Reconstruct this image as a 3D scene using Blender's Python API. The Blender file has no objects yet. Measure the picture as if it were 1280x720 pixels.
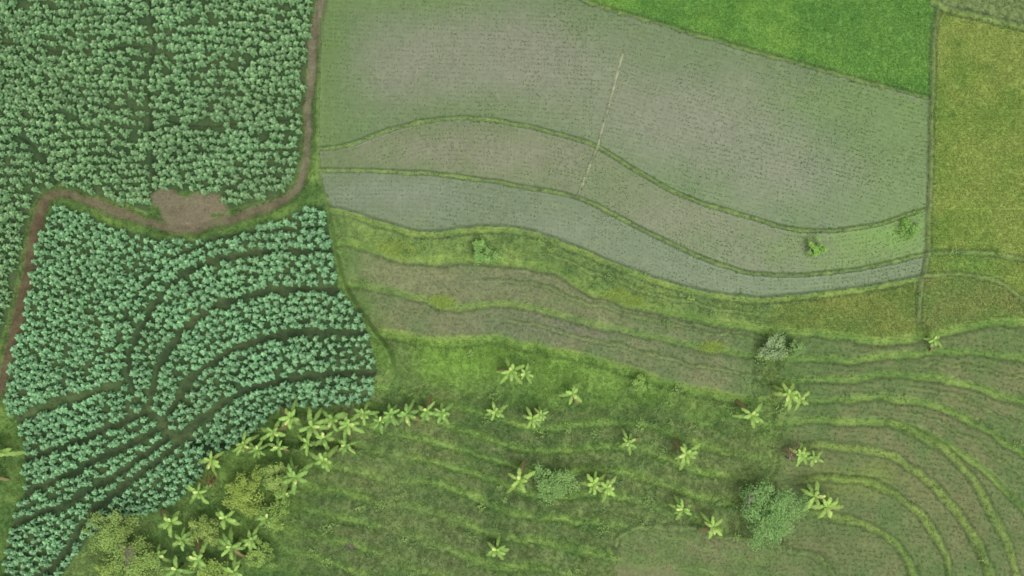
import bpy, numpy as np, math
from math import radians
rng=np.random.default_rng(7)
S=0.1            # metres per map unit
CAMH=120.0
GAIN=0.93
# ------------------------------------------------------------------ helpers
def lin(c):
    c=np.asarray(c,float)/255.0
    l=np.where(c<=0.04045,c/12.92,((c+0.055)/1.055)**2.4)*GAIN
    g=(l*np.array([.25,.6,.15])).sum(-1,keepdims=True)
    return l*0.94+g*0.06
TAB=rng.random((256,256)).astype(np.float32)
def vnoise(x,y,seed=0):
    x=x+seed*37.13; y=y+seed*17.71
    xi=np.floor(x).astype(np.int64); yi=np.floor(y).astype(np.int64)
    fx=(x-xi); fy=(y-yi); fx=fx*fx*(3-2*fx); fy=fy*fy*(3-2*fy)
    a=TAB[xi&255,yi&255]; b=TAB[(xi+1)&255,yi&255]; c=TAB[xi&255,(yi+1)&255]; d=TAB[(xi+1)&255,(yi+1)&255]
    return ((a*(1-fx)+b*fx)*(1-fy)+(c*(1-fx)+d*fx)*fy)*2-1
def fbm(x,y,scale,octv=3,seed=0):
    r=0;a=1;t=0;f=1.0/scale
    for o in range(octv):
        r=r+a*vnoise(x*f,y*f,seed+o*3);t+=a;a*=0.55;f*=2.03
    return r/t
def sm(t):
    t=np.clip(t,0,1); return t*t*(3-2*t)
def catmull(p,n=10):
    p=np.array(p,float); q=np.vstack([2*p[0]-p[1],p,2*p[-1]-p[-2]]); out=[]
    for i in range(len(p)-1):
        a,b,c,d=q[i:i+4]
        for t in np.linspace(0,1,n,endpoint=False):
            out.append(0.5*((2*b)+(c-a)*t+(2*a-5*b+4*c-d)*t*t+(3*b-a-3*c+d)*t**3))
    out.append(p[-1]); return np.array(out)
X0,X1,Y0,Y1=-70,1350,-60,780
xs=np.arange(X0,X1+1).astype(float); ys=np.arange(Y0,Y1+1).astype(float)
X,Y=np.meshgrid(xs,ys)           # [iy,ix]
W1=fbm(X,Y,22,2,1); W2=fbm(X,Y,22,2,5)
def dist(pts,warp=1.5,smooth=True,marg=60):
    c=catmull(pts) if smooth else np.array(pts,float)
    D=np.full(X.shape,999.0)
    x0,x1=c[:,0].min()-marg,c[:,0].max()+marg; y0,y1=c[:,1].min()-marg,c[:,1].max()+marg
    ix0=int(max(0,x0-X0));ix1=int(min(X.shape[1],x1-X0));iy0=int(max(0,y0-Y0));iy1=int(min(X.shape[0],y1-Y0))
    if ix1<=ix0 or iy1<=iy0: return D
    xx=(X+W1*warp)[iy0:iy1,ix0:ix1]; yy=(Y+W2*warp)[iy0:iy1,ix0:ix1]
    d=np.full(xx.shape,1e9)
    for a,b in zip(c[:-1],c[1:]):
        v=b-a; L=v@v+1e-9
        lx0=int(max(0,min(a[0],b[0])-marg-X0-ix0)); lx1=int(max(0,max(a[0],b[0])+marg-X0-ix0))
        ly0=int(max(0,min(a[1],b[1])-marg-Y0-iy0)); ly1=int(max(0,max(a[1],b[1])+marg-Y0-iy0))
        sx=xx[ly0:ly1,lx0:lx1]; sy=yy[ly0:ly1,lx0:lx1]
        if sx.size==0: continue
        t=np.clip(((sx-a[0])*v[0]+(sy-a[1])*v[1])/L,0,1)
        dd=(sx-a[0]-t*v[0])**2+(sy-a[1]-t*v[1])**2
        d[ly0:ly1,lx0:lx1]=np.minimum(d[ly0:ly1,lx0:lx1],dd)
    D[iy0:iy1,ix0:ix1]=np.minimum(999,np.sqrt(d)); return D
def inside(poly,warp=2.0):
    p=np.array(poly,float); xx=X+W1*warp; yy=Y+W2*warp
    r=np.zeros(X.shape,bool)
    for a,b in zip(p,np.roll(p,-1,axis=0)):
        if a[1]==b[1]: continue
        cond=((a[1]>yy)!=(b[1]>yy))&(xx<(b[0]-a[0])*(yy-a[1])/(b[1]-a[1])+a[0])
        r^=cond
    return r
def box(a,k):
    a=a.astype(float)
    for ax in (0,1):
        p=np.pad(a,[(k+1,k) if i==ax else (0,0) for i in (0,1)],mode='edge')
        c=np.cumsum(p,axis=ax)
        a=(np.take(c,range(2*k+1,c.shape[ax]),axis=ax)-np.take(c,range(0,c.shape[ax]-2*k-1),axis=ax))/(2*k+1)
    return a
def fcur(pts):
    c=catmull(pts); o=np.argsort(c[:,0]); cx,cy=c[o,0],c[o,1]
    return lambda x: np.interp(x,cx,cy)
def below(f,soft=4): return sm((Y+W2*1.2-f(X))/soft+0.5)
# ------------------------------------------------------------------ layout curves
pB0=[(700,-30),(730,4),(800,26),(880,50),(960,72),(1050,97),(1110,113),(1158,125)]
pB1=[(400,188),(440,182),(490,164),(540,152),(600,151),(650,158),(700,170),(745,185),(790,212),(850,245),(920,268),(1000,289),(1080,284),(1155,262)]
pB2=[(402,214),(480,215),(560,220),(640,232),(720,248),(770,270),(830,302),(900,332),(960,344),(1040,341),(1100,331),(1152,318)]
pB3=[(408,262),(440,268),(480,281),(530,293),(600,287),(660,291),(720,312),(780,337),(850,360),(930,374),(1000,371),(1080,361),(1148,348)]
pB4=[(432,300),(520,321),(600,322),(680,332),(740,360),(800,380),(880,396),(950,409),(1010,418)]
pB5=[(450,352),(520,368),(560,380),(640,378),(700,391),(780,410),(850,426),(930,440),(1000,452)]
pB6=[(480,414),(560,424),(620,422),(700,437),(780,458),(850,481),(920,495),(985,500)]
pR0=[(950,408),(1040,416),(1100,422),(1180,412),(1230,402),(1350,398)]
pR1=[(925,438),(985,442),(1060,446),(1130,439),(1200,436),(1280,444),(1350,456)]
pR2=[(905,466),(985,472),(1060,470),(1130,466),(1200,474),(1280,498),(1350,530)]
pR3=[(970,500),(1010,501),(1060,496),(1130,496),(1200,514),(1280,560),(1350,615)]
pR4=[(900,540),(1010,526),(1080,524),(1150,536),(1215,568),(1280,625),(1350,700)]
pR5=[(985,570),(1035,562),(1100,568),(1160,596),(1205,640),(1240,695),(1270,780)]
pR5b=[(1120,532),(1190,566),(1235,618),(1270,680),(1300,780)]
pR5c=[(1000,610),(1060,604),(1120,618),(1165,652),(1195,700),(1210,780)]
pR6=[(1000,655),(1030,650),(1090,664),(1140,695),(1170,760)]
pR7=[(770,690),(785,670),(850,665),(920,676),(990,694),(1040,715),(1060,760)]
pVr=[(1172,-60),(1168,10),(1162,60),(1160,150),(1158,250),(1156,320),(1150,362),(1148,400)]
pTR=[(1150,-10),(1172,12),(1220,24),(1290,40),(1350,48)]
pR8=[(1157,317),(1220,316),(1280,325),(1350,340)]
pR9=[(1152,344),(1200,343),(1250,354),(1282,376),(1350,400)]
pD1=[(777,70),(768,105),(758,140),(746,184),(735,212),(722,246)]
pXL=[(402,-60),(400,60),(399,130),(399,190),(401,225),(412,262),(425,330),(441,372),(466,410),(488,440),(492,470),(478,505)]
pPath=[(408,-60),(404,0),(396,45),(392,90),(388,130),(387,170),(383,210),(376,236),(352,254),(312,268),(272,280),(228,288),(190,278),(150,265),(112,250),(80,243),(62,252),(50,290),(40,340),(30,390),(18,440),(5,485),(-20,520)]
G=[ [(400,284),(330,290),(262,304),(208,334),(168,384),(148,438),(142,482)],
    [(418,314),(345,314),(275,324),(222,352),(186,400),(166,452),(172,500)],
    [(426,361),(355,362),(292,375),(240,405),(206,450),(188,510)],
    [(456,414),(385,414),(322,426),(268,450),(228,490),(206,530)],
    [(474,462),(420,467),(350,475),(300,492),(258,520),(222,548)],
    [(20,528),(60,508),(110,492),(150,480)],
    [(30,574),(90,555),(140,532),(190,512)],
    [(34,615),(90,592),(150,560),(206,532)],
    [(15,655),(80,630),(150,590),(214,543)],
    [(10,740),(75,700),(112,645),(165,600),(232,548)],
    [(172,500),(190,512),(206,530),(222,548)]]
Gw=[0.8,3.0,3.3,3.4,3.2,5,3.2,3.2,3.3,3.4,3.2]
Gu=[[(193,-60),(195,60),(191,130),(195,190),(194,240)],[(-60,170),(0,166),(40,178),(62,200),(78,238)],[(-60,60),(0,55),(90,66),(190,60)],[(196,150),(260,158),(380,150)]]
Guw=[1.8,1.4,0.2,0.3]
T_up=[(-70,-70),(396,-70),(391,40),(385,90),(381,130),(379,170),(374,212),(364,236),(340,250),(310,258),(286,262),(276,246),(240,240),(200,240),(190,266),(150,254),(112,240),(80,232),(58,238),(44,262),(36,300),(26,350),(15,400),(0,445),(-70,520)]
T_lo=[(72,256),(100,264),(140,280),(190,296),(235,302),(290,293),(340,281),(385,260),(404,258),(415,290),(420,330),(425,358),(452,392),(464,425),(474,460),(462,503),(400,507),(345,512),(310,545),(270,572),(225,622),(190,640),(130,650),(105,680),(78,720),(60,790),(5,790),(5,700),(15,650),(32,610),(28,560),(22,520),(14,500),(22,440),(40,370),(55,300)]
fB0,fB1,fB2,fB3,fB4,fB5,fB6=[fcur(p) for p in (pB0,pB1,pB2,pB3,pB4,pB5,pB6)]
fR=[fcur(p) for p in (pR0,pR1,pR2,pR3,pR4)]
cXL=catmull(pXL); xl=np.interp(Y,cXL[:,1],cXL[:,0])
cVr=catmull(pVr); xr=np.interp(Y,cVr[:,1],cVr[:,0])
E=sm((X+W1*1.5-xl)/5+0.5)      # east of the tobacco block
E2=sm((X+W1*1.5-xl)/(5+170*sm((Y-455)/70))+0.5)
Rt=sm((X-xr)/4+0.5)
tup=inside(T_up); tlo=inside(T_lo,3)
tob=tup|tlo
# ------------------------------------------------------------------ height
H=np.zeros(X.shape)
for f,s in ((fB1,.25),(fB2,.25),(fB3,.45)): H-=s*below(f,6)*E2
for f,s in ((fB4,.45),(fB5,.4),(fB6,.5)): H-=s*below(f,9)*E2*sm((1080-X)/120)
rr=sm((X-930)/110)
for f in fR: H-=0.4*below(f,9)*rr
dR5=dist(pR5,1.5); dR5b=dist(pR5b,1.5)
in5=inside([(1035,560),(1100,566),(1160,592),(1205,635),(1240,690),(1270,790),(1000,790),(990,600)],1.5)
in6=inside([(1030,650),(1090,664),(1150,695),(1190,790),(990,790)],1.5)
H-=box(in5,6)*0.4+box(in6,6)*0.3
dR7=dist(pR7)
lowm=sm((Y-450)/60)*E2
H-=lowm*sm((Y-440)/340)*1.0
H+=lowm*(1-rr)*(fbm(X,Y,70,3,9)*0.35)
Ht=np.zeros(X.shape)
for k in (1,2,3,4): Ht-=0.35*box(inside(G[k]+[(480,560),(230,560)],2.5),3)
lowleft=inside([(0,535),(60,510),(110,495),(165,478),(190,512),(222,548),(262,522),(300,500),(480,500),(480,790),(-80,790)],2)
Ht-=box(lowleft,12)*1.2
H+=Ht*(1-E2)*sm((Y-235)/60)
# ------------------------------------------------------------------ colours
C=np.zeros(X.shape+(3,))
def paint(m,c):
    global C
    m=np.clip(m,0,1)[...,None]
    C=C*(1-m)+(lin(c) if isinstance(c,tuple) else c)*m
def mixc(a,b,t):
    t=np.clip(t,0,1)[...,None]; return lin(a)*(1-t)+lin(b)*t
n1=fbm(X,Y,110,3,11); n2=fbm(X,Y,32,3,13); n3=fbm(X,Y,9,3,15); n4=fbm(X,Y,3.2,2,17)
st=fbm(X*0.35+Y*0.1,Y-0.22*X,13,3,19)
blob=lambda cx,cy,rx,ry,p=1: np.exp(-(((X+W1*12-cx)/rx)**2+((Y+W2*12-cy)/ry)**2)**p)
grass=mixc((82,116,56),(122,154,72),0.5+0.6*n1+0.6*n2+0.3*n3+0.4*st)
C[:]=grass
g2=mixc((98,120,74),(104,116,72),0.5+n2)
paint(sm(0.3+1.6*n1+0.8*st)*0.5*sm((Y-450)/40),g2)
paint(0.75*blob(640,447,150,28)+0.5*blob(800,485,130,30)+.4*blob(560,470,60,40),(120,158,64))
paint(0.5*blob(330,610,70,60),(112,140,60))
paint(0.6*blob(520,680,150,60),(96,120,66))
# old terraces running across the grassy slope
def contours(phi,tm,k=1.0):
    """tread / riser / dark toe pattern of small terraces"""
    global H
    fr=phi-np.floor(phi); v=np.clip(0.8+0.6*n2,0.25,1.1)*tm*k
    paint(v*0.55*sm(fr/0.08)*sm((0.62-fr)/0.15),mixc((106,118,76),(120,122,86),.5+n3+.4*n2))
    paint(v*0.65*np.exp(-((fr-0.76)/0.10)**2),mixc((126,158,72),(146,172,84),.5+n3))
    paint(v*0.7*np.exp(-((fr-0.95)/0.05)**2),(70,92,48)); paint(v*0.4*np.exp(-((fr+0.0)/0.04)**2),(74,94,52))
    H=H-tm*k*0.4*(sm((fr-0.72)/0.25)-fr)
phi=(Y-0.17*(X-480)-40*sm((X-850)/200)+0.00018*(X-700)**2+22*fbm(X,Y,130,2,23)+4*n3)/31.0
contours(phi,sm((phi-14.6)/0.8)*sm((X-330)/90)*sm((990-X)/80)*(1-0.4*sm(n1*2)),0.85)
# terraces S4..S6
inX=E*sm((1000-X)/110)
a34=below(fB3,8)*(1-below(fB4,8))*E*(1-Rt)
paint(a34*0.8,mixc((104,132,72),(126,150,80),0.5+0.7*n2+0.5*st))
a45=below(fB4,6)*(1-below(fB5,8))*inX; a56=below(fB5,8)*(1-below(fB6,12))*inX
paint(a45*0.85,mixc((108,124,82),(124,126,92),0.5+1.2*n2))
paint(a45*0.5*blob(620,350,110,18),(126,128,98))
paint(a56*0.85,mixc((106,122,82),(120,121,90),0.5+1.2*n2+0.4*n3))
paint(a56*0.5*blob(700,408,110,16),(118,119,100))
paint(sm((xl+42-X)/36)*E*sm((Y-265)/25)*0.8,mixc((98,130,66),(112,130,76),0.5+n2))
ol=below(fB3)*sm((X-940)/50)*(1-below(fR[0]))*E
paint(ol*0.85,mixc((114,138,66),(132,144,70),0.5+n2+0.3*n3))
rt=below(fR[0])*sm((X-950-W1*24)/70)
paint(rt*0.85,mixc((98,120,70),(114,119,80),0.5+1.1*n2+0.3*n1+0.3*n3))
paint(0.45*blob(1110,600,60,30)+0.5*blob(1020,690,60,25)+.4*blob(1230,660,40,40)*1,(112,115,76))
paint(0.5*blob(1080,605,55,18),(130,150,66))
in7=inside([(772,700),(778,678),(800,668),(850,665),(920,676),(990,694),(1040,715),(1060,790),(780,790)],7)
in7s=box(in7,7)
paint(in7s*0.8*(0.85+.4*n2),mixc((102,120,72),(118,118,84),0.5+1.5*n2+.5*st))
# --- paddies
P1=E*(1-below(fB1))*(1-Rt)*np.where(X<700,1,below(fB0))
P2=E*below(fB1)*(1-below(fB2))*(1-Rt); P3=E*below(fB2)*(1-below(fB3))*(1-Rt)
paint(P1,mixc((104,124,84),(98,124,72),0.5+n2))
lil=(131,133,112)  # grey mud patches, sheen of the overcast sky put into their colour
paint(P1*np.clip(0.85*blob(630,75,150,62,1.3)+0.8*blob(860,150,120,60,1.2)+0.5*blob(1010,220,110,35)+0.5*blob(480,90,60,60)+0.3*n1+.15*n2,0,0.88),lil)
paint(P1*0.6*sm((X-1000)/130+0.2*n1),(104,134,64))
paint(P1*0.45*blob(1020,130,90,30),(104,132,68))
paint(P1*0.6*sm((450-X)/45),(102,128,66)); paint(P1*0.7*sm((34-Y)/44)*sm((640-X)/80),(106,132,72))
paint(P1*0.4*blob(600,140,110,12),(114,128,84))
paint(P2,mixc((112,124,88),(106,124,78),0.5+n2)); paint(P2*np.clip(0.75*blob(650,195,110,26)+.6*blob(520,185,60,20)+0.55*blob(840,275,90,22),0,1),(128,129,104))  # grey mud patches again carry the sky sheen in their colour
paint(P2*0.8*sm((X-930)/140+.3*n2),(104,134,60)); paint(P2*0.75*blob(1110,290,50,24),(108,152,54))
paint(P3,mixc((106,123,90),(110,126,90),0.5+n2)); paint(P3*0.75*blob(500,245,90,22),(124,134,112)); paint(P3*0.5*blob(690,285,80,18),(118,129,102))
paint(P3*0.5*sm((X-860)/150),(102,128,76))
wet=P1+P2+P3
TRm=E*(1-below(fB0))*(1-Rt)*(X>700)
paint(TRm,mixc((94,142,58),(116,158,66),0.5+1.4*n2+0.4*n3+.4*n1)); paint(TRm*0.5*sm(n1*2+0.3),(88,136,62))
fTR=fcur(pTR); fR8=fcur(pR8); fR9=fcur(pR9)
RF=Rt*below(fTR)*(1-below(fR8))
paint(RF,mixc((120,148,64),(138,156,74),0.5+1.2*n2+0.7*n1+0.3*n3))
paint(Rt*(1-below(fTR)),(120,140,84))
RG=Rt*below(fR8)*(1-below(fR[0]))
paint(RG,mixc((116,148,68),(134,154,72),0.5+n2))
paint(Rt*below(fR9)*(1-below(fR[0]))*0.8,mixc((112,138,70),(126,138,76),0.5+1.2*n2))
# --- bunds : raised grassy ridges
bund=np.zeros(X.shape)
def ridge(d,w,h,c,amt=0.9,dark=None,grad=None):
    global H
    m=sm(1.3-d/w*0.9+0.45*n3)*amt*(0.85+0.3*n2)
    if grad is not None: m=m*grad
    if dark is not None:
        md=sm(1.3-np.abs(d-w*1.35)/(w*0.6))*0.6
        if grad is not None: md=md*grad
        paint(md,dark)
    paint(m,c); H=H+h*np.exp(-(d/(w*0.9))**2)*(1 if grad is None else grad)
    np.maximum(bund,m,out=bund)
gb=mixc((102,130,70),(124,148,80),0.5+0.8*n2+0.8*n3)
gy=mixc((112,144,62),(136,162,74),0.5+0.9*n2+0.7*n3)
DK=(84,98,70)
def riser(f,w,msk,amt=.7):
    """grassy step face just downhill of a terrace edge"""
    yy=Y+W2*3+n3*1.5; w_=w*(1+.35*n2)
    paint(sm((yy-f(X)+1)/2.5)*sm((f(X)+w_-yy)/4+.5)*msk*amt,mixc((98,134,58),(126,158,70),.5+n2+.8*n3))
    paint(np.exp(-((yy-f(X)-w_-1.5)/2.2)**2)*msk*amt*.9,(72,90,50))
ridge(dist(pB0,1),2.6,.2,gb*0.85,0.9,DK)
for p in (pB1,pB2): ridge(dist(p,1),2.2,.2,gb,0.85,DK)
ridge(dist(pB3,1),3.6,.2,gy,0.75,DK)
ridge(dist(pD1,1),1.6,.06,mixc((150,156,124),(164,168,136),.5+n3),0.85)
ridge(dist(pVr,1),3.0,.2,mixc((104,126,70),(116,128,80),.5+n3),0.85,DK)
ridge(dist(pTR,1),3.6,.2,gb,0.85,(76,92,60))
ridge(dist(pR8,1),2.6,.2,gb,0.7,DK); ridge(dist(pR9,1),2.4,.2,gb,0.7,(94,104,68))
ridge(dist(pXL,1),3.0,.15,mixc((88,120,58),(112,138,70),.5+n3),0.8,None,sm((490-Y)/30))
mB=sm((1000-X)/60)*E
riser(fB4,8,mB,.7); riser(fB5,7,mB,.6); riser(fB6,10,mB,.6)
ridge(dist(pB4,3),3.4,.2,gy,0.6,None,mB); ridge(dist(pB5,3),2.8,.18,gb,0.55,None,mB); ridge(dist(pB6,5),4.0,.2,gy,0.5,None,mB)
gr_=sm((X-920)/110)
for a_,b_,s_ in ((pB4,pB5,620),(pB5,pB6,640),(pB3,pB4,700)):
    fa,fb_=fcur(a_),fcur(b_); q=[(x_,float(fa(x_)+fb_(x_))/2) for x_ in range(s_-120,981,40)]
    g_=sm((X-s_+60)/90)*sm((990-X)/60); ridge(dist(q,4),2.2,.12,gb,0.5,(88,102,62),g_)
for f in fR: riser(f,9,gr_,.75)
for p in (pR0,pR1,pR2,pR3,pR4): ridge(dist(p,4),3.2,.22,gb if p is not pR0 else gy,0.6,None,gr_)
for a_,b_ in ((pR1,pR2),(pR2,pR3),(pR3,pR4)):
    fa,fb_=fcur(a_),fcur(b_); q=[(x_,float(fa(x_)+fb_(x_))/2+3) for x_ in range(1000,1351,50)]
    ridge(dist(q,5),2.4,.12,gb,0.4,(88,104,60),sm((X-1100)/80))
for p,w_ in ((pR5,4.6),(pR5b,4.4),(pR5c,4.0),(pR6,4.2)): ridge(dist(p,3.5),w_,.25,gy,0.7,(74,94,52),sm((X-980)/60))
ridge(dist(pR7,6),3.8,.2,gb,0.5,(86,100,60))
# --- tobacco soil, gaps
shady_soil=mixc((64,88,54),(78,98,60),0.5+n2+0.5*n3)  # dark green-brown soil, with shade under the canopy mixed into its colour
tb=box(tob,1); paint(tb,shady_soil)
Dg=np.full(X.shape,999.)
gapm=np.zeros(X.shape)
for g,w in list(zip(G,Gw))+list(zip(Gu,Guw)):
    d=dist(g,3.0); Dg=np.minimum(Dg,np.maximum(0,d-w)); 
    gapm=np.maximum(gapm,sm(1.4-d/(w+1))); H-=0.15*np.exp(-(d/(w+.5))**2)
paint(gapm*tb*0.8,mixc((52,70,44),(72,86,54),0.5+n2+0.6*n3))
d5=dist(G[5],3); paint(sm(1.4-d5/5)*tb*.7,mixc((76,100,58),(90,108,66),.5+n3)); d10=dist(G[10],2); paint(sm(1.4-d10/4)*tb*.6,(84,102,64))
# --- dirt path and bare patch
dP=dist(pPath,2.5)
yw=np.where(X<70,6.4,np.where(Y<200,5.0,4.8))+n2*2.2
pm=sm((yw-dP)/2.5+0.5)
pm_sides=sm((yw+5-dP)/4+0.3)*(1-pm)
paint(pm_sides*0.6,(84,92,60))
bp=box(inside([(200,238),(232,243),(262,242),(280,252),(290,266),(262,278),(222,288),(202,276),(193,256)],11),3)
pathc=mixc((104,97,78),(128,119,98),0.5+0.9*n3+0.5*n2)
dk=sm((95-X)/30); pathc=pathc*(1-dk[...,None])+mixc((88,72,58),(106,86,70),0.5+n3)*dk[...,None]
ew=sm((380-X)/20)*sm((X-60)/20); pathc=pathc*(1-0.5*ew[...,None])+lin((98,84,66))*0.5*ew[...,None]
paint(bp*0.9,mixc((106,106,76),(140,131,104),0.5+1.4*n3+1.0*n2)); paint(pm*0.9,pathc)
paint(sm(n3*2+.2*n2-.3)*np.maximum(pm,bp)*.6,(92,108,66))
H-=0.08*pm
H+=0.03*n4+0.05*n3
wetm=(wet>0.6)&(bund<0.25)&(~tob)
C*= (1+0.10*n4+0.08*n3)[...,None]
C=np.clip(C,0.01,0.8)
Hs=lambda x,y: H[np.clip(np.rint(y-Y0).astype(int),0,H.shape[0]-1),np.clip(np.rint(x-X0).astype(int),0,H.shape[1]-1)]
smp=lambda A,x,y: A[np.clip(np.rint(y-Y0).astype(int),0,A.shape[0]-1),np.clip(np.rint(x-X0).astype(int),0,A.shape[1]-1)]
def wpos(x,y,z): return np.stack([(x-640)*S,(360-y)*S,z],-1)
# ------------------------------------------------------------------ materials
def mat(name,rough=0.8,spec=0.2,nscale=3.0,namt=0.25,bump=0.0,trans=0.0,bscale=8.0):
    m=bpy.data.materials.new(name); m.use_nodes=True; nt=m.node_tree; N=nt.nodes; Lk=nt.links
    b=N['Principled BSDF']; out=N['Material Output']
    at=N.new('ShaderNodeAttribute'); at.attribute_name='Col'
    tc=N.new('ShaderNodeNewGeometry'); nz=N.new('ShaderNodeTexNoise'); nz.inputs['Scale'].default_value=nscale; nz.inputs['Detail'].default_value=4
    Lk.new(tc.outputs['Position'],nz.inputs['Vector'])
    mr=N.new('ShaderNodeMapRange'); mr.inputs['From Min'].default_value=0.3; mr.inputs['From Max'].default_value=0.7
    mr.inputs['To Min'].default_value=1-namt; mr.inputs['To Max'].default_value=1+namt
    Lk.new(nz.outputs['Fac'],mr.inputs['Value'])
    vm=N.new('ShaderNodeVectorMath'); vm.operation='SCALE'; Lk.new(at.outputs['Color'],vm.inputs[0]); Lk.new(mr.outputs['Result'],vm.inputs['Scale'])
    Lk.new(vm.outputs['Vector'],b.inputs['Base Color'])
    b.inputs['Roughness'].default_value=rough; b.inputs['Specular IOR Level'].default_value=spec
    if bump>0:
        bn=N.new('ShaderNodeBump'); bn.inputs['Strength'].default_value=bump; bn.inputs['Distance'].default_value=0.1
        n2_=N.new('ShaderNodeTexNoise'); n2_.inputs['Scale'].default_value=bscale; n2_.inputs['Detail'].default_value=3
        Lk.new(tc.outputs['Position'],n2_.inputs['Vector']); Lk.new(n2_.outputs['Fac'],bn.inputs['Height']); Lk.new(bn.outputs['Normal'],b.inputs['Normal'])
    if trans>0:
        tr=N.new('ShaderNodeBsdfTranslucent'); Lk.new(vm.outputs['Vector'],tr.inputs['Color'])
        mx=N.new('ShaderNodeMixShader'); mx.inputs[0].default_value=trans
        Lk.new(b.outputs[0],mx.inputs[1]); Lk.new(tr.outputs[0],mx.inputs[2]); Lk.new(mx.outputs[0],out.inputs['Surface'])
    return m
M_ground=mat('soil_and_turf',0.95,0.1,2.5,0.14,0.5)
M_path=mat('packed_earth',0.95,0.1,4,0.15,0.7)
M_mud=mat('wet_mud',0.3,0.3,1.2,0.06,0.12,bscale=5)
M_leaf=mat('broad_leaf',0.5,0.35,1.5,0.12,trans=0.25)
M_grass=mat('grass_blade',0.6,0.2,0.9,0.12,trans=0.25)
M_wood=mat('plant_tissue',0.7,0.25,4,0.15,trans=0.12)
def mkmesh(name,V,F,col,material,smooth=False):
    me=bpy.data.meshes.new(name); V=np.asarray(V,np.float32).reshape(-1,3); F=np.asarray(F,np.int32)
    k=F.shape[1]; me.vertices.add(len(V)); me.vertices.foreach_set('co',V.ravel())
    me.loops.add(F.size); me.loops.foreach_set('vertex_index',F.ravel())
    me.polygons.add(len(F)); me.polygons.foreach_set('loop_start',np.arange(0,F.size,k,dtype=np.int32))
    me.update(calc_edges=True)
    ca=me.color_attributes.new('Col','FLOAT_COLOR','POINT')
    c4=np.ones((len(V),4),np.float32); c4[:,:3]=np.asarray(col).reshape(-1,3); ca.data.foreach_set('color',c4.ravel())
    if smooth: me.polygons.foreach_set('use_smooth',np.ones(len(F),bool))
    me.materials.append(material); ob=bpy.data.objects.new(name,me); bpy.context.scene.collection.objects.link(ob); return ob
# ------------------------------------------------------------------ terrain sheet (reaches horizon)
ext=np.array([12,30,60,120,250,600,1500,4000,12000,30000.])
gx=np.concatenate([X0-ext[::-1],xs,X1+ext]); gy_=np.concatenate([Y0-ext[::-1],ys,Y1+ext])
e=len(ext)
Hh=np.pad(H,e,mode='edge'); Cc=np.pad(C,((e,e),(e,e),(0,0)),mode='edge')
GX,GY=np.meshgrid(gx,gy_)
far=sm(np.maximum.reduce([X0-GX,GX-X1,Y0-GY,GY-Y1])/60)
Hh=Hh*(1-far)-1.0*far; Cc=Cc*(1-far[...,None])+lin((98,132,64))*far[...,None]
V=wpos(GX,GY,Hh)
idx=np.arange(GX.size).reshape(GX.shape)
F=np.stack([idx[:-1,:-1],idx[1:,:-1],idx[1:,1:],idx[:-1,1:]],-1).reshape(-1,4)
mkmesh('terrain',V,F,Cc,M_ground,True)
def subset(name,mask,dz,material,flatten=None):
    fm=mask[:-1,:-1]&mask[1:,:-1]&mask[1:,1:]&mask[:-1,1:]
    id2=np.arange(X.size).reshape(X.shape)
    Q=np.stack([id2[:-1,:-1],id2[1:,:-1],id2[1:,1:],id2[:-1,1:]],-1)[fm]
    u,inv=np.unique(Q.ravel(),return_inverse=True)
    z=(H if flatten is None else flatten)+dz
    mkmesh(name,wpos(X.ravel()[u],Y.ravel()[u],z.ravel()[u]),inv.reshape(-1,4),C.reshape(-1,3)[u],material,True)
subset('dirt_path',(pm>0.5),0.015,M_path)
Hf=H-0.03*n4-0.05*n3
subset('flooded_rice_paddy',wetm,0.055,M_mud,Hf)
# ------------------------------------------------------------------ blades / leaves
def blades(name,x,y,col,L,w,lean,material,n=6,spread=0.06,zoff=0.0,tip=1.25):
    N=len(x); x=np.repeat(x,n); y=np.repeat(y,n); col=np.repeat(col,n,0); L=np.repeat(L,n)*rng.uniform(.6,1.25,N*n)
    az=rng.uniform(0,2*np.pi,N*n); ln=np.clip(lean*rng.uniform(.5,1.4,N*n),0.05,1.5)
    bx=(x-640)*S+np.cos(az)*spread*rng.random(N*n); by=(360-y)*S+np.sin(az)*spread*rng.random(N*n); bz=Hs(x,y)+zoff
    d=np.stack([np.cos(az)*np.sin(ln),np.sin(az)*np.sin(ln),np.cos(ln)],-1); s=np.stack([-np.sin(az),np.cos(az),0*az],-1)
    b=np.stack([bx,by,bz],-1); ww=(np.full(N*n,w)*rng.uniform(.7,1.3,N*n))[:,None]/2
    V=np.stack([b-s*ww,b+s*ww,b+d*L[:,None]],1)
    br=rng.uniform(.88,1.12,(N*n,1)); c=col*br
    CC=np.stack([c,c,np.clip(c*tip,0,.8)],1)
    mkmesh(name,V,np.arange(N*n*3).reshape(-1,3),CC,material)
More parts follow.
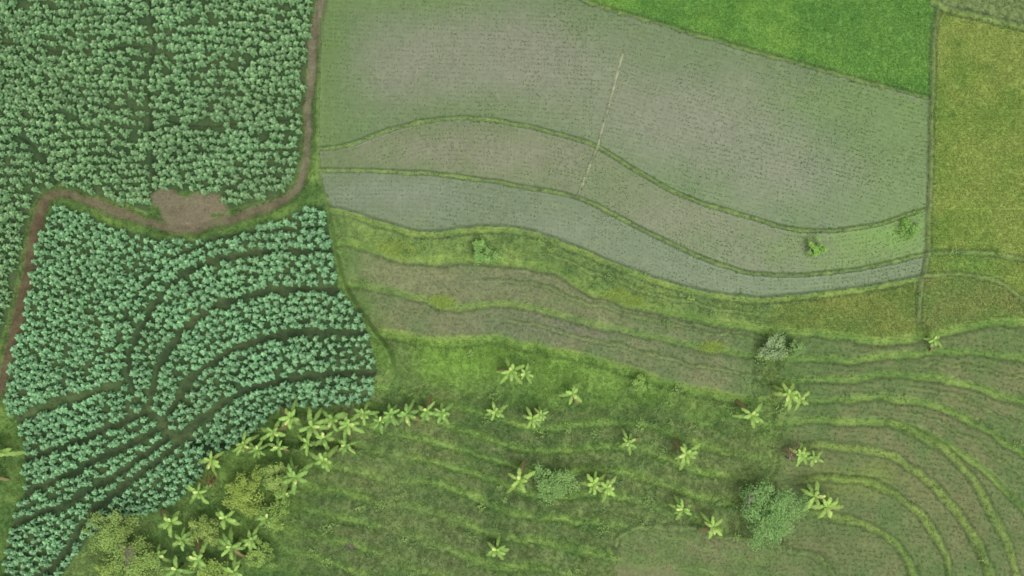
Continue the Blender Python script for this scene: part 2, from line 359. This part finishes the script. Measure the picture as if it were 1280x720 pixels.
def leafstrips(base,az,elev,L,W,droop,fold,prof,col,rag=0.0,midl=1.15):
    N=len(az); Sn=len(prof); t=np.linspace(0,1,Sn); dirh=np.stack([np.cos(az),np.sin(az)],-1); per=np.stack([-np.sin(az),np.cos(az)],-1)
    V=np.zeros((N,Sn,3,3)); CC=np.zeros((N,Sn,3,3))
    for i,tt in enumerate(t):
        r=L*tt*np.cos(elev)*(1-0.15*droop*tt); z=L*(tt*np.sin(elev)-droop*tt*tt)
        c=np.concatenate([base[:,:2]+dirh*r[:,None],(base[:,2]+z)[:,None]],-1)
        for j,sg in enumerate((-1,0,1)):
            ww=W*0.5*prof[i]*(1+rag*rng.uniform(-1,.6,N)) if rag else W*0.5*prof[i]
            p=c.copy(); p[:,:2]+=per*(sg*ww)[:,None] if sg else 0
            p[:,2]+= abs(sg)*fold*ww if sg else 0
            V[:,i,j]=p; CC[:,i,j]=col*(midl if sg==0 else 0.95)
    b=np.arange(N)[:,None,None]*(Sn*3); i=np.arange(Sn-1)[None,:,None]*3; j=np.arange(2)[None,None,:]
    a=b+i+j; Q=np.stack([a,a+1,a+4,a+3],-1).reshape(-1,4)
    return V.reshape(-1,3),Q,CC.reshape(-1,3)
def tube(pts,rad,col,n=7):
    pts=np.array(pts,float); V=[];
    for i,p in enumerate(pts):
        d=pts[min(i+1,len(pts)-1)]-pts[max(i-1,0)]; d/=np.linalg.norm(d)+1e-9
        u=np.cross(d,[0.3,1,0.2]); u/=np.linalg.norm(u); v=np.cross(d,u)
        for k in range(n):
            a=2*np.pi*k/n; V.append(p+rad[i]*(np.cos(a)*u+np.sin(a)*v))
    Q=[(i*n+k,i*n+(k+1)%n,(i+1)*n+(k+1)%n,(i+1)*n+k) for i in range(len(pts)-1) for k in range(n)]
    return np.array(V),np.array(Q),np.tile(col,(len(V),1))*rng.uniform(.85,1.15,(len(V),1))
def join(parts):
    o=0;Vs=[];Fs=[];Cs=[]
    for v,f,c in parts: Vs.append(v);Fs.append(f+o);Cs.append(c);o+=len(v)
    return np.concatenate(Vs),np.concatenate(Fs),np.concatenate(Cs)
# ------------------------------------------------------------------ tobacco plants
def thin(x,y,md):
    cell={};keep=[]
    for i in range(len(x)):
        k=(int(x[i]//md),int(y[i]//md)); ok=True
        for a in (-1,0,1):
            for b in (-1,0,1):
                for j in cell.get((k[0]+a,k[1]+b),()):
                    if (x[j]-x[i])**2+(y[j]-y[i])**2<md*md: ok=False;break
                if not ok: break
            if not ok: break
        if ok: cell.setdefault(k,[]).append(i); keep.append(i)
    return np.array(keep)
px,py=[],[]
r0=-60.0
while r0<520:
    xx_=np.arange(-68,400,7.8); x=xx_+rng.uniform(0,8)+rng.normal(0,1.4,len(xx_))
    y=r0+4*np.sin(x/55+r0/40)+fbm(x,np.full(len(x),r0),40,2,31)*7+rng.normal(0,1.5,len(x))
    px.append(x);py.append(y); r0+=9.6
x=np.concatenate(px);y=np.concatenate(py)
tin=box(tup,2)
k=(smp(tin,x,y)>0.95)&(smp(Dg,x,y)>1.5)&(smp(dP,x,y)>8)&(rng.random(len(x))>0.015+0.4*(fbm(x*.3,y,11,2,40)>0.45))
ux,uy=x[k],y[k]
x=rng.uniform(-5,480,90000); y=rng.uniform(250,785,90000)
dd=smp(Dg,x,y); ph=np.abs(((dd-4.5+5)%9.2)-5)
tin2=box(tlo,2)
k=(smp(tin2,x,y)>0.85)&(dd>3.2)&((ph<3.2)|(dd>30))&(smp(dP,x,y)>8.5)
x,y=x[k],y[k]; kk=thin(x,y,7.2); lx,ly=x[kk],y[kk]
tx=np.concatenate([ux,lx]); ty=np.concatenate([uy,ly]); NP=len(tx); print('tobacco',NP)
vig=1.04+0.16*fbm(tx,ty,60,2,50)+rng.normal(0,.13,NP)
lowf=(np.arange(NP)>=len(ux)).astype(float)
hp=rng.uniform(.75,1.25,NP)*vig
nl=22
I=np.repeat(np.arange(NP),nl); J=np.tile(np.arange(nl),NP); tt=J/(nl-1)
az=J*2.39996+np.repeat(rng.uniform(0,6.28,NP),nl)+rng.normal(0,.4,len(I))
zb=Hs(tx,ty)
base=wpos(tx[I],ty[I],zb[I]+hp[I]*(0.25+0.80*np.sqrt(tt)))
L=(0.66-0.40*tt)*vig[I]*rng.uniform(.75,1.15,len(I)); Wd=L*0.46
elev=0.15+0.75*tt+rng.normal(0,.16,len(I)); droop=0.45-0.15*tt
c_old=lin((92,138,82)); c_young=lin((154,188,132)); c_oldb=lin((92,146,96)); c_youngb=lin((150,196,144))
bl=np.clip(lowf[I]*0.7+0.3*fbm(tx,ty,80,2,60)[I],0,1)[:,None]
co_=c_old*(1-bl)+c_oldb*bl; cy=c_young*(1-bl)+c_youngb*bl
col=co_*(1-(tt**1.5)[:,None])+cy*(tt**1.5)[:,None]
col=col*(1.06+.1*lowf[I])[:,None]*(rng.uniform(.85,1.15,len(I))*(1+0.14*fbm(tx,ty,30,2,70)+rng.normal(0,.06,NP))[I])[:,None]
Vt,Qt,Ct=leafstrips(base,az,elev,L,Wd,droop,0.12,[.25,.9,1,.1],col)
mkmesh('tobacco_plants',Vt,Qt,Ct,M_leaf)
# ------------------------------------------------------------------ rice seedlings in the flooded paddies
sx,sy=[],[]
def rows(ufun,x0,x1,y0,y1,du,dv,mode,ang=0):
    if mode=='rot':
        c,s=math.cos(ang),math.sin(ang); U,Vv=np.meshgrid(np.arange(-900,900,du),np.arange(-500,500,dv)); U=U.ravel();Vv=Vv.ravel()
        x=(x0+x1)/2+U*c-Vv*s; y=(y0+y1)/2+U*s+Vv*c
    else:
        U,Vv=np.meshgrid(np.arange(x0,x1,du),np.arange(-60,90,dv)); x=U.ravel(); y=ufun(x)+Vv.ravel()
    x=x+rng.normal(0,.4,len(x)); y=y+rng.normal(0,.4,len(x)); y=y+2.2*fbm(x,y,60,1,80)
    k=(x>x0)&(x<x1)&(y>y0)&(y<y1); return x[k],y[k]
def addr(x,y,m):
    k=smp(m,x,y); sx.append(x[k]); sy.append(y[k])
m1=wetm&(P1>.5); xd=np.interp(Y,[0,70,184],[800,777,746])
x,y=rows(None,395,1165,-60,320,4.2,5.4,'rot',0.05); addr(x,y,m1&(X<xd))
x,y=rows(None,395,1165,-60,320,4.2,5.4,'rot',0.27); addr(x,y,m1&(X>=xd))
x,y=rows(fB1,395,1165,100,400,4.2,5.2,'f'); addr(x,y,wetm&(P2>.5))
x,y=rows(fB2,395,1165,100,400,4.2,5.2,'f'); addr(x,y,wetm&(P3>.5))
sx=np.concatenate(sx);sy=np.concatenate(sy)
k=rng.random(len(sx))>0.06; sx,sy=sx[k],sy[k]; print('seedlings',len(sx))
gcol=smp(C,sx,sy); colr=gcol*0.4+lin((86,128,62))*0.6
blades('rice_seedlings',sx,sy,colr,rng.uniform(.2,.32,len(sx))*(1+0.35*fbm(sx,sy,50,2,90)),.07,.85,M_grass,n=8,spread=.06,tip=1.1)
# ------------------------------------------------------------------ ripening rice fields
U,Vv=np.meshgrid(np.arange(690,1350,2.6),np.arange(-60,420,3.4)); x=U.ravel()+rng.normal(0,.5,U.size); y=Vv.ravel()+rng.normal(0,.5,U.size)
crop=((TRm>.7)|(RF>.7)|(RG>.7)|(ol>.7))&(bund<.35)
k=smp(crop,x,y)&(rng.random(len(x))>.04); x,y=x[k],y[k]; print('crop',len(x))
blades('rice_crop',x,y,smp(C,x,y)*1.15,rng.uniform(.3,.45,len(x)),.07,.85,M_grass,n=7,spread=.08,tip=1.25)
# ------------------------------------------------------------------ stubble / young rice on dry terraces
dry=(((a45>.5)|(a56>.5)|(rt>.5)|(in7s>.5)))&(bund<.3)&(~crop)
U,Vv=np.meshgrid(np.arange(420,1350,3.6),np.arange(-40,330,4.6)); x=U.ravel(); y=Vv.ravel()
y=np.where(x<980,np.maximum(fB4(np.minimum(x,980)),0)+y, np.interp(x,[980,1100,1200,1350],[410,420,430,470])+y*1.4)
x=x+rng.normal(0,.9,len(x)); y=y+rng.normal(0,.9,len(x)); k=smp(dry,x,y)&(y<Y1)&(rng.random(len(x))>.12); x,y=x[k],y[k]; print('stubble',len(x))
blades('terrace_rice_stubble',x,y,smp(C,x,y)*rng.uniform(.95,1.25,(len(x),1)),rng.uniform(.18,.34,len(x)),.06,1.0,M_grass,n=6,spread=.08,tip=1.15)
# ------------------------------------------------------------------ grass
gm=(~tob)&(pm<.3)&(bp<.4)&(~wetm)&(~crop)&(~dry)
NG=150000; x=rng.uniform(X0,X1,NG); y=rng.uniform(Y0,Y1,NG); k=smp(gm,x,y); x,y=x[k],y[k]; print('grass',len(x))
bn=smp(bund,x,y); pt=0.5+0.5*fbm(x,y,26,3,100)
Lg=np.where(bn>.3,.18,.22+.28*pt*np.where(y>430,1.0,.5))*rng.uniform(.7,1.3,len(x))
cg=smp(C,x,y)*(0.96+0.3*pt[:,None])*rng.uniform(.9,1.12,(len(x),1))
blades('grass',x,y,cg,Lg,.07,1.05,M_grass,n=7,spread=.12,tip=1.15)
NG=16000; x=rng.uniform(X0,500,NG); y=rng.uniform(Y0,Y1,NG); k=smp(tob&(Dg<2.2),x,y); x,y=x[k],y[k]
x=x[:6000];y=y[:6000]; blades('weeds',x,y,smp(C,x,y)*1.15,rng.uniform(.1,.22,len(x)),.06,.95,M_grass,n=5,spread=.12)
x=rng.uniform(194,290,5000);y=rng.uniform(236,290,5000);k=smp(bp,x,y)>.6;x,y=x[k],y[k]
blades('straw_litter',x,y,np.tile(lin((146,138,112)),(len(x),1)),rng.uniform(.2,.4,len(x)),.04,1.4,M_grass,n=2,spread=.1,zoff=.03)
# scattered broad-leaf weed clumps on the slope and the terrace banks
nc=420; cx=rng.uniform(300,1330,nc); cy=rng.uniform(300,770,nc); k=smp(gm,cx,cy)&(fbm(cx,cy,60,2,130)>-.15); cx,cy=cx[k],cy[k]; nc=len(cx)
lp=26; I=np.repeat(np.arange(nc),lp); rr_=rng.uniform(.25,.85,nc); a=rng.uniform(0,6.28,len(I)); r=rr_[I]*rng.random(len(I))**.6
bx=cx[I]+r*np.cos(a)/S; by=cy[I]+r*np.sin(a)/S
bb=wpos(bx,by,Hs(bx,by)+.15+.45*rr_[I]*(1-(r/rr_[I])**2))
tn=rng.uniform(0,1,nc)[I][:,None]; cl=(lin((84,124,58))*(1-tn)+lin((138,170,78))*tn)*rng.uniform(.85,1.15,(len(I),1))
Vw,Qw,Cw=leafstrips(bb,rng.uniform(0,6.28,len(I)),rng.uniform(-.1,.7,len(I)),np.full(len(I),.3),np.full(len(I),.14),np.full(len(I),.3),.1,[.15,1,.15],cl)
mkmesh('undergrowth',Vw,Qw,Cw,M_leaf)
# ------------------------------------------------------------------ banana plants
def banana(cx,cy,s=1.0,tint=0.5,n=11,h=2.2):
    s=s*1.2
    z=float(Hs(np.array([cx]),np.array([cy]))[0]); b=np.array([(cx-640)*S,(360-cy)*S,z-0.1]); h=h*s
    lx_,ly_=rng.normal(0,.12,2)
    top=b+np.array([lx_,ly_,h]); parts=[tube([b,b*.5+top*.5,top],[.17*s,.13*s,.07*s],lin((120,128,70)),8)]
    n=n+rng.integers(-2,3); az=np.arange(n)*2.39996+rng.uniform(0,6.28)+rng.normal(0,.3,n); t=np.arange(n)/(n-1)
    L=(2.35-0.8*t)*s*rng.uniform(.7,1.12,n); W=(0.52-0.08*t)*s*rng.uniform(.85,1.1,n); el=0.35+0.75*t+rng.normal(0,.1,n); dr=0.75-0.25*t
    base=np.tile(top,(n,1))-np.array([0,0,1])*(0.25*(1-t))[:,None]
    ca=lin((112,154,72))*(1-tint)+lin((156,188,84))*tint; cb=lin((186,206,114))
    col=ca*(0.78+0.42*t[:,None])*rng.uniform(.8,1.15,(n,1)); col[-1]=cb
    if rng.random()<.45: col[0]=lin((132,122,76)); el[0]=-.3
    pr=[.08,.45,.9,.7,1,.75,.95,.7,.8,.5,.12]
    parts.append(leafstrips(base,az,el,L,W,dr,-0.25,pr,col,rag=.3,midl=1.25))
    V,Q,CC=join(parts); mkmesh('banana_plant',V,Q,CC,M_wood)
for (cx,cy,s,t) in [(640,463,1.0,.6),(657,466,.8,.5),(717,491,1.0,.6),(617,515,.85,.5),(666,521,.85,.6),(677,518,.7,.4),(785,550,.8,.5),(855,564,1.1,.6),(937,516,1.05,.6),
    (985,492,1.05,.8),(998,500,.8,.7),(650,598,1.05,.7),(742,603,1.0,.7),(757,608,.95,.7),(1003,568,.9,.6),(1020,572,.8,.4),(1020,622,1.1,.7),(1035,635,1.15,.8),(855,636,.9,.5),(890,658,.95,.7),
    (620,686,.9,.6),(347,538,1.05,.4),(369,521,1.1,.4),(395,530,1.15,.4),(420,520,1.1,.3),(436,528,1.0,.4),(457,516,.9,.4),(490,515,.9,.2),(512,514,1.0,.2),(532,512,1.05,.3),(553,516,.95,.2),
    (375,592,1.15,.3),(408,572,1.05,.5),(272,574,.95,.7),(305,556,.9,.5),(10,562,1.15,.5),(-8,585,1.1,.4),(256,692,1.1,.4),(296,676,1.1,.4),(220,648,1.1,.5),(256,612,.95,.4),(300,708,1.0,.5),
    (325,560,.8,.3),(288,642,1.0,.5),(385,552,.9,.4),(410,545,1.0,.3),(235,668,.9,.3),(362,612,.8,.3),(1160,422,.75,.6),(228,706,1.0,.3),(338,642,.9,.3),(320,668,.9,.4),(352,560,.8,.3),(432,556,.8,.3),(475,524,.8,.2),(206,690,.9,.3)]:
    banana(cx,cy,s,t)
# ------------------------------------------------------------------ trees and shrubs
def tree(name,cx,cy,R,h,c1,c2,nc=60,lpc=45,ls=.2,flat=.55):
    z=float(Hs(np.array([cx]),np.array([cy]))[0]); b=np.array([(cx-640)*S,(360-cy)*S,z-.1]); parts=[]
    bark=lin((120,108,92)); fork=b+np.array([rng.normal(0,.1),rng.normal(0,.1),h*.45])
    parts.append(tube([b,b*.5+fork*.5+rng.normal(0,.04,3),fork],[.03*R+.03,.025*R+.02,.02*R+.02],bark))
    nb=7
    for i in range(nb):
        a=i*6.283/nb+rng.normal(0,.3); r=R*rng.uniform(.5,.85); e=fork+np.array([math.cos(a)*r,math.sin(a)*r,h*.45*rng.uniform(.5,1)])
        m=fork*.5+e*.5+rng.normal(0,.08*R,3); parts.append(tube([fork,m,e],[.018*R+.02,.012*R+.01,.012],bark,5))
    cc=[]
    while len(cc)<nc:
        p=rng.uniform(-1,1,3); r=np.linalg.norm(p)
        if r>1 or (r<.45 and rng.random()<.6): continue
        a=math.atan2(p[1],p[0]); k=0.8+0.25*math.sin(3*a+cx)+.12*math.sin(5*a+cy)
        cc.append([p[0]*R*k,p[1]*R*k,p[2]*h*flat*.6])
    cc=np.array(cc)+np.array([b[0],b[1],z+h*.8])
    N=nc*lpc; ci=np.repeat(np.arange(nc),lpc); rad=R*rng.uniform(.16,.3,nc)
    off=rng.normal(0,1,(N,3)); off/=np.linalg.norm(off,axis=1)[:,None]; off*=(rad[ci]*rng.random(N)**.5)[:,None]; off[:,2]*=.6
    base=cc[ci]+off; mixt=rng.uniform(0,1,nc)[ci][:,None]*.7+.3*rng.random((N,1))
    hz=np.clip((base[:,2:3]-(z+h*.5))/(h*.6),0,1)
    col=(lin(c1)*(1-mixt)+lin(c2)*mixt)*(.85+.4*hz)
    l=ls*rng.uniform(.7,1.3,N)
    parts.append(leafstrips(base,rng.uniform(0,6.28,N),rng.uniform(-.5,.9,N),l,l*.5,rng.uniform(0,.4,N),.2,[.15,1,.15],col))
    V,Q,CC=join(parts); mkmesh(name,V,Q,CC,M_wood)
tree('tree',962,640,4.4,4.0,(102,142,72),(130,168,92),110,60,.24)
tree('tree',150,662,4.0,3.6,(116,146,66),(146,172,86),80,45,.24)
tree('tree',312,612,3.0,3.2,(122,148,58),(152,172,74),60,50,.24)
tree('tree',352,592,2.4,3.0,(118,148,64),(146,170,84),45,50,.24)
tree('tree',185,700,3.6,3.2,(116,148,64),(144,170,84),70,50,.24)
tree('tree',262,655,2.4,2.8,(112,142,62),(146,166,78),45,45,.24)
tree('tree',345,640,2.2,2.4,(110,144,60),(140,168,76),40,45,.24)
tree('tree',270,712,2.6,2.6,(114,148,60),(148,172,76),45,45,.24)
tree('shrub',692,606,2.9,2.2,(106,144,74),(136,172,94),70,45,.22)
tree('shrub',965,436,1.9,1.8,(120,148,92),(156,178,126),40,35,.18)
tree('shrub',995,436,1.2,1.4,(104,140,72),(136,166,94),25,35,.18)
tree('shrub',606,316,1.7,1.6,(106,148,72),(136,176,90),35,40,.2)
tree('shrub',598,306,1.0,1.3,(112,156,72),(146,184,92),20,35,.18)
tree('shrub',1014,310,1.4,1.2,(108,154,60),(140,182,78),22,35,.2)
tree('shrub',1130,284,2.2,.7,(104,150,60),(128,172,72),22,26,.2)
tree('shrub',800,478,1.5,1.2,(116,154,68),(142,178,82),20,30,.2)
tree('shrub',330,690,2.0,2.0,(112,148,62),(144,170,80),40,40,.22)
tree('shrub',140,715,2.2,2.0,(112,148,62),(150,172,80),40,40,.22)
for cx,cy,R in ((490,309,1.6),(506,314,1.2),(555,378,1.1),(770,368,1.3),(792,376,1.0),(890,434,1.2),(548,375,.8)):
    N=110; a=rng.uniform(0,6.28,N); r=R/S*rng.random(N)**.6; x=cx+np.cos(a)*r*1.3; y=cy+np.sin(a)*r*.55
    blades('grass_clump',x,y,np.tile(lin((156,180,86)),(N,1)),np.full(N,.45),.07,1.0,M_grass,n=10,spread=.12)
def branches(cx,cy,R,c,zoff=2.6,n=9,dirb=None):
    z=float(Hs(np.array([cx]),np.array([cy]))[0]); b=np.array([(cx-640)*S,(360-cy)*S,z-.1]); fk=b+np.array([0,0,zoff*.6]); parts=[tube([b,fk],[.10,.06],lin(c))]
    for i in range(n):
        a=(rng.uniform(0,6.28) if dirb is None else dirb+rng.normal(0,.6)); r=R*rng.uniform(.5,1)
        e=fk+np.array([math.cos(a)*r,math.sin(a)*r,zoff*rng.uniform(.3,.8)]); m=fk*.5+e*.5+rng.normal(0,.15,3)
        parts.append(tube([fk,m,e],[.06,.045,.02],lin(c),5))
        for q in range(3):
            e2=m+(e-m)*rng.random()+rng.normal(0,.35,3); parts.append(tube([m,e2],[.03,.012],lin(c),4))
    V,Q,CC=join(parts); mkmesh('bare_tree',V,Q,CC,M_wood)
branches(165,680,2.6,(184,172,154),4.6,9,0.0)
branches(990,576,2.8,(150,124,104),2.6,7,1.2)
branches(268,598,1.6,(150,112,84),2.6,8)
branches(935,622,1.8,(176,170,156),4.8,6,2.6)
branches(440,684,1.4,(130,120,108),1.0,5)
# ------------------------------------------------------------------ camera, light, world
cam=bpy.data.cameras.new('Camera'); cam.lens=33.75; cam.sensor_width=36; cam.clip_end=8000
co=bpy.data.objects.new('Camera',cam); co.location=(0,0,CAMH-1.0); bpy.context.scene.collection.objects.link(co); bpy.context.scene.camera=co
el=radians(66)
sun=bpy.data.lights.new('Sun','SUN'); sun.energy=1.4; sun.angle=radians(55); sun.color=(1,.97,.91)
so=bpy.data.objects.new('Sun',sun); bpy.context.scene.collection.objects.link(so)
so.rotation_euler=(radians(90)-el,0,radians(40))
w=bpy.data.worlds.new('World'); bpy.context.scene.world=w; w.use_nodes=True; nt=w.node_tree
sk=nt.nodes.new('ShaderNodeTexSky'); sk.sky_type='NISHITA'; sk.sun_disc=False; sk.sun_elevation=el; sk.sun_rotation=radians(180-40); sk.dust_density=5
hs=nt.nodes.new('ShaderNodeHueSaturation'); hs.inputs['Saturation'].default_value=.22   # cloud veil greys the sky
bg=nt.nodes['Background']; bg.inputs['Strength'].default_value=.15; nt.links.new(sk.outputs[0],hs.inputs['Color']); nt.links.new(hs.outputs[0],bg.inputs[0])
sc=bpy.context.scene; sc.view_settings.view_transform='Standard'; sc.view_settings.look='None'; sc.view_settings.exposure=0
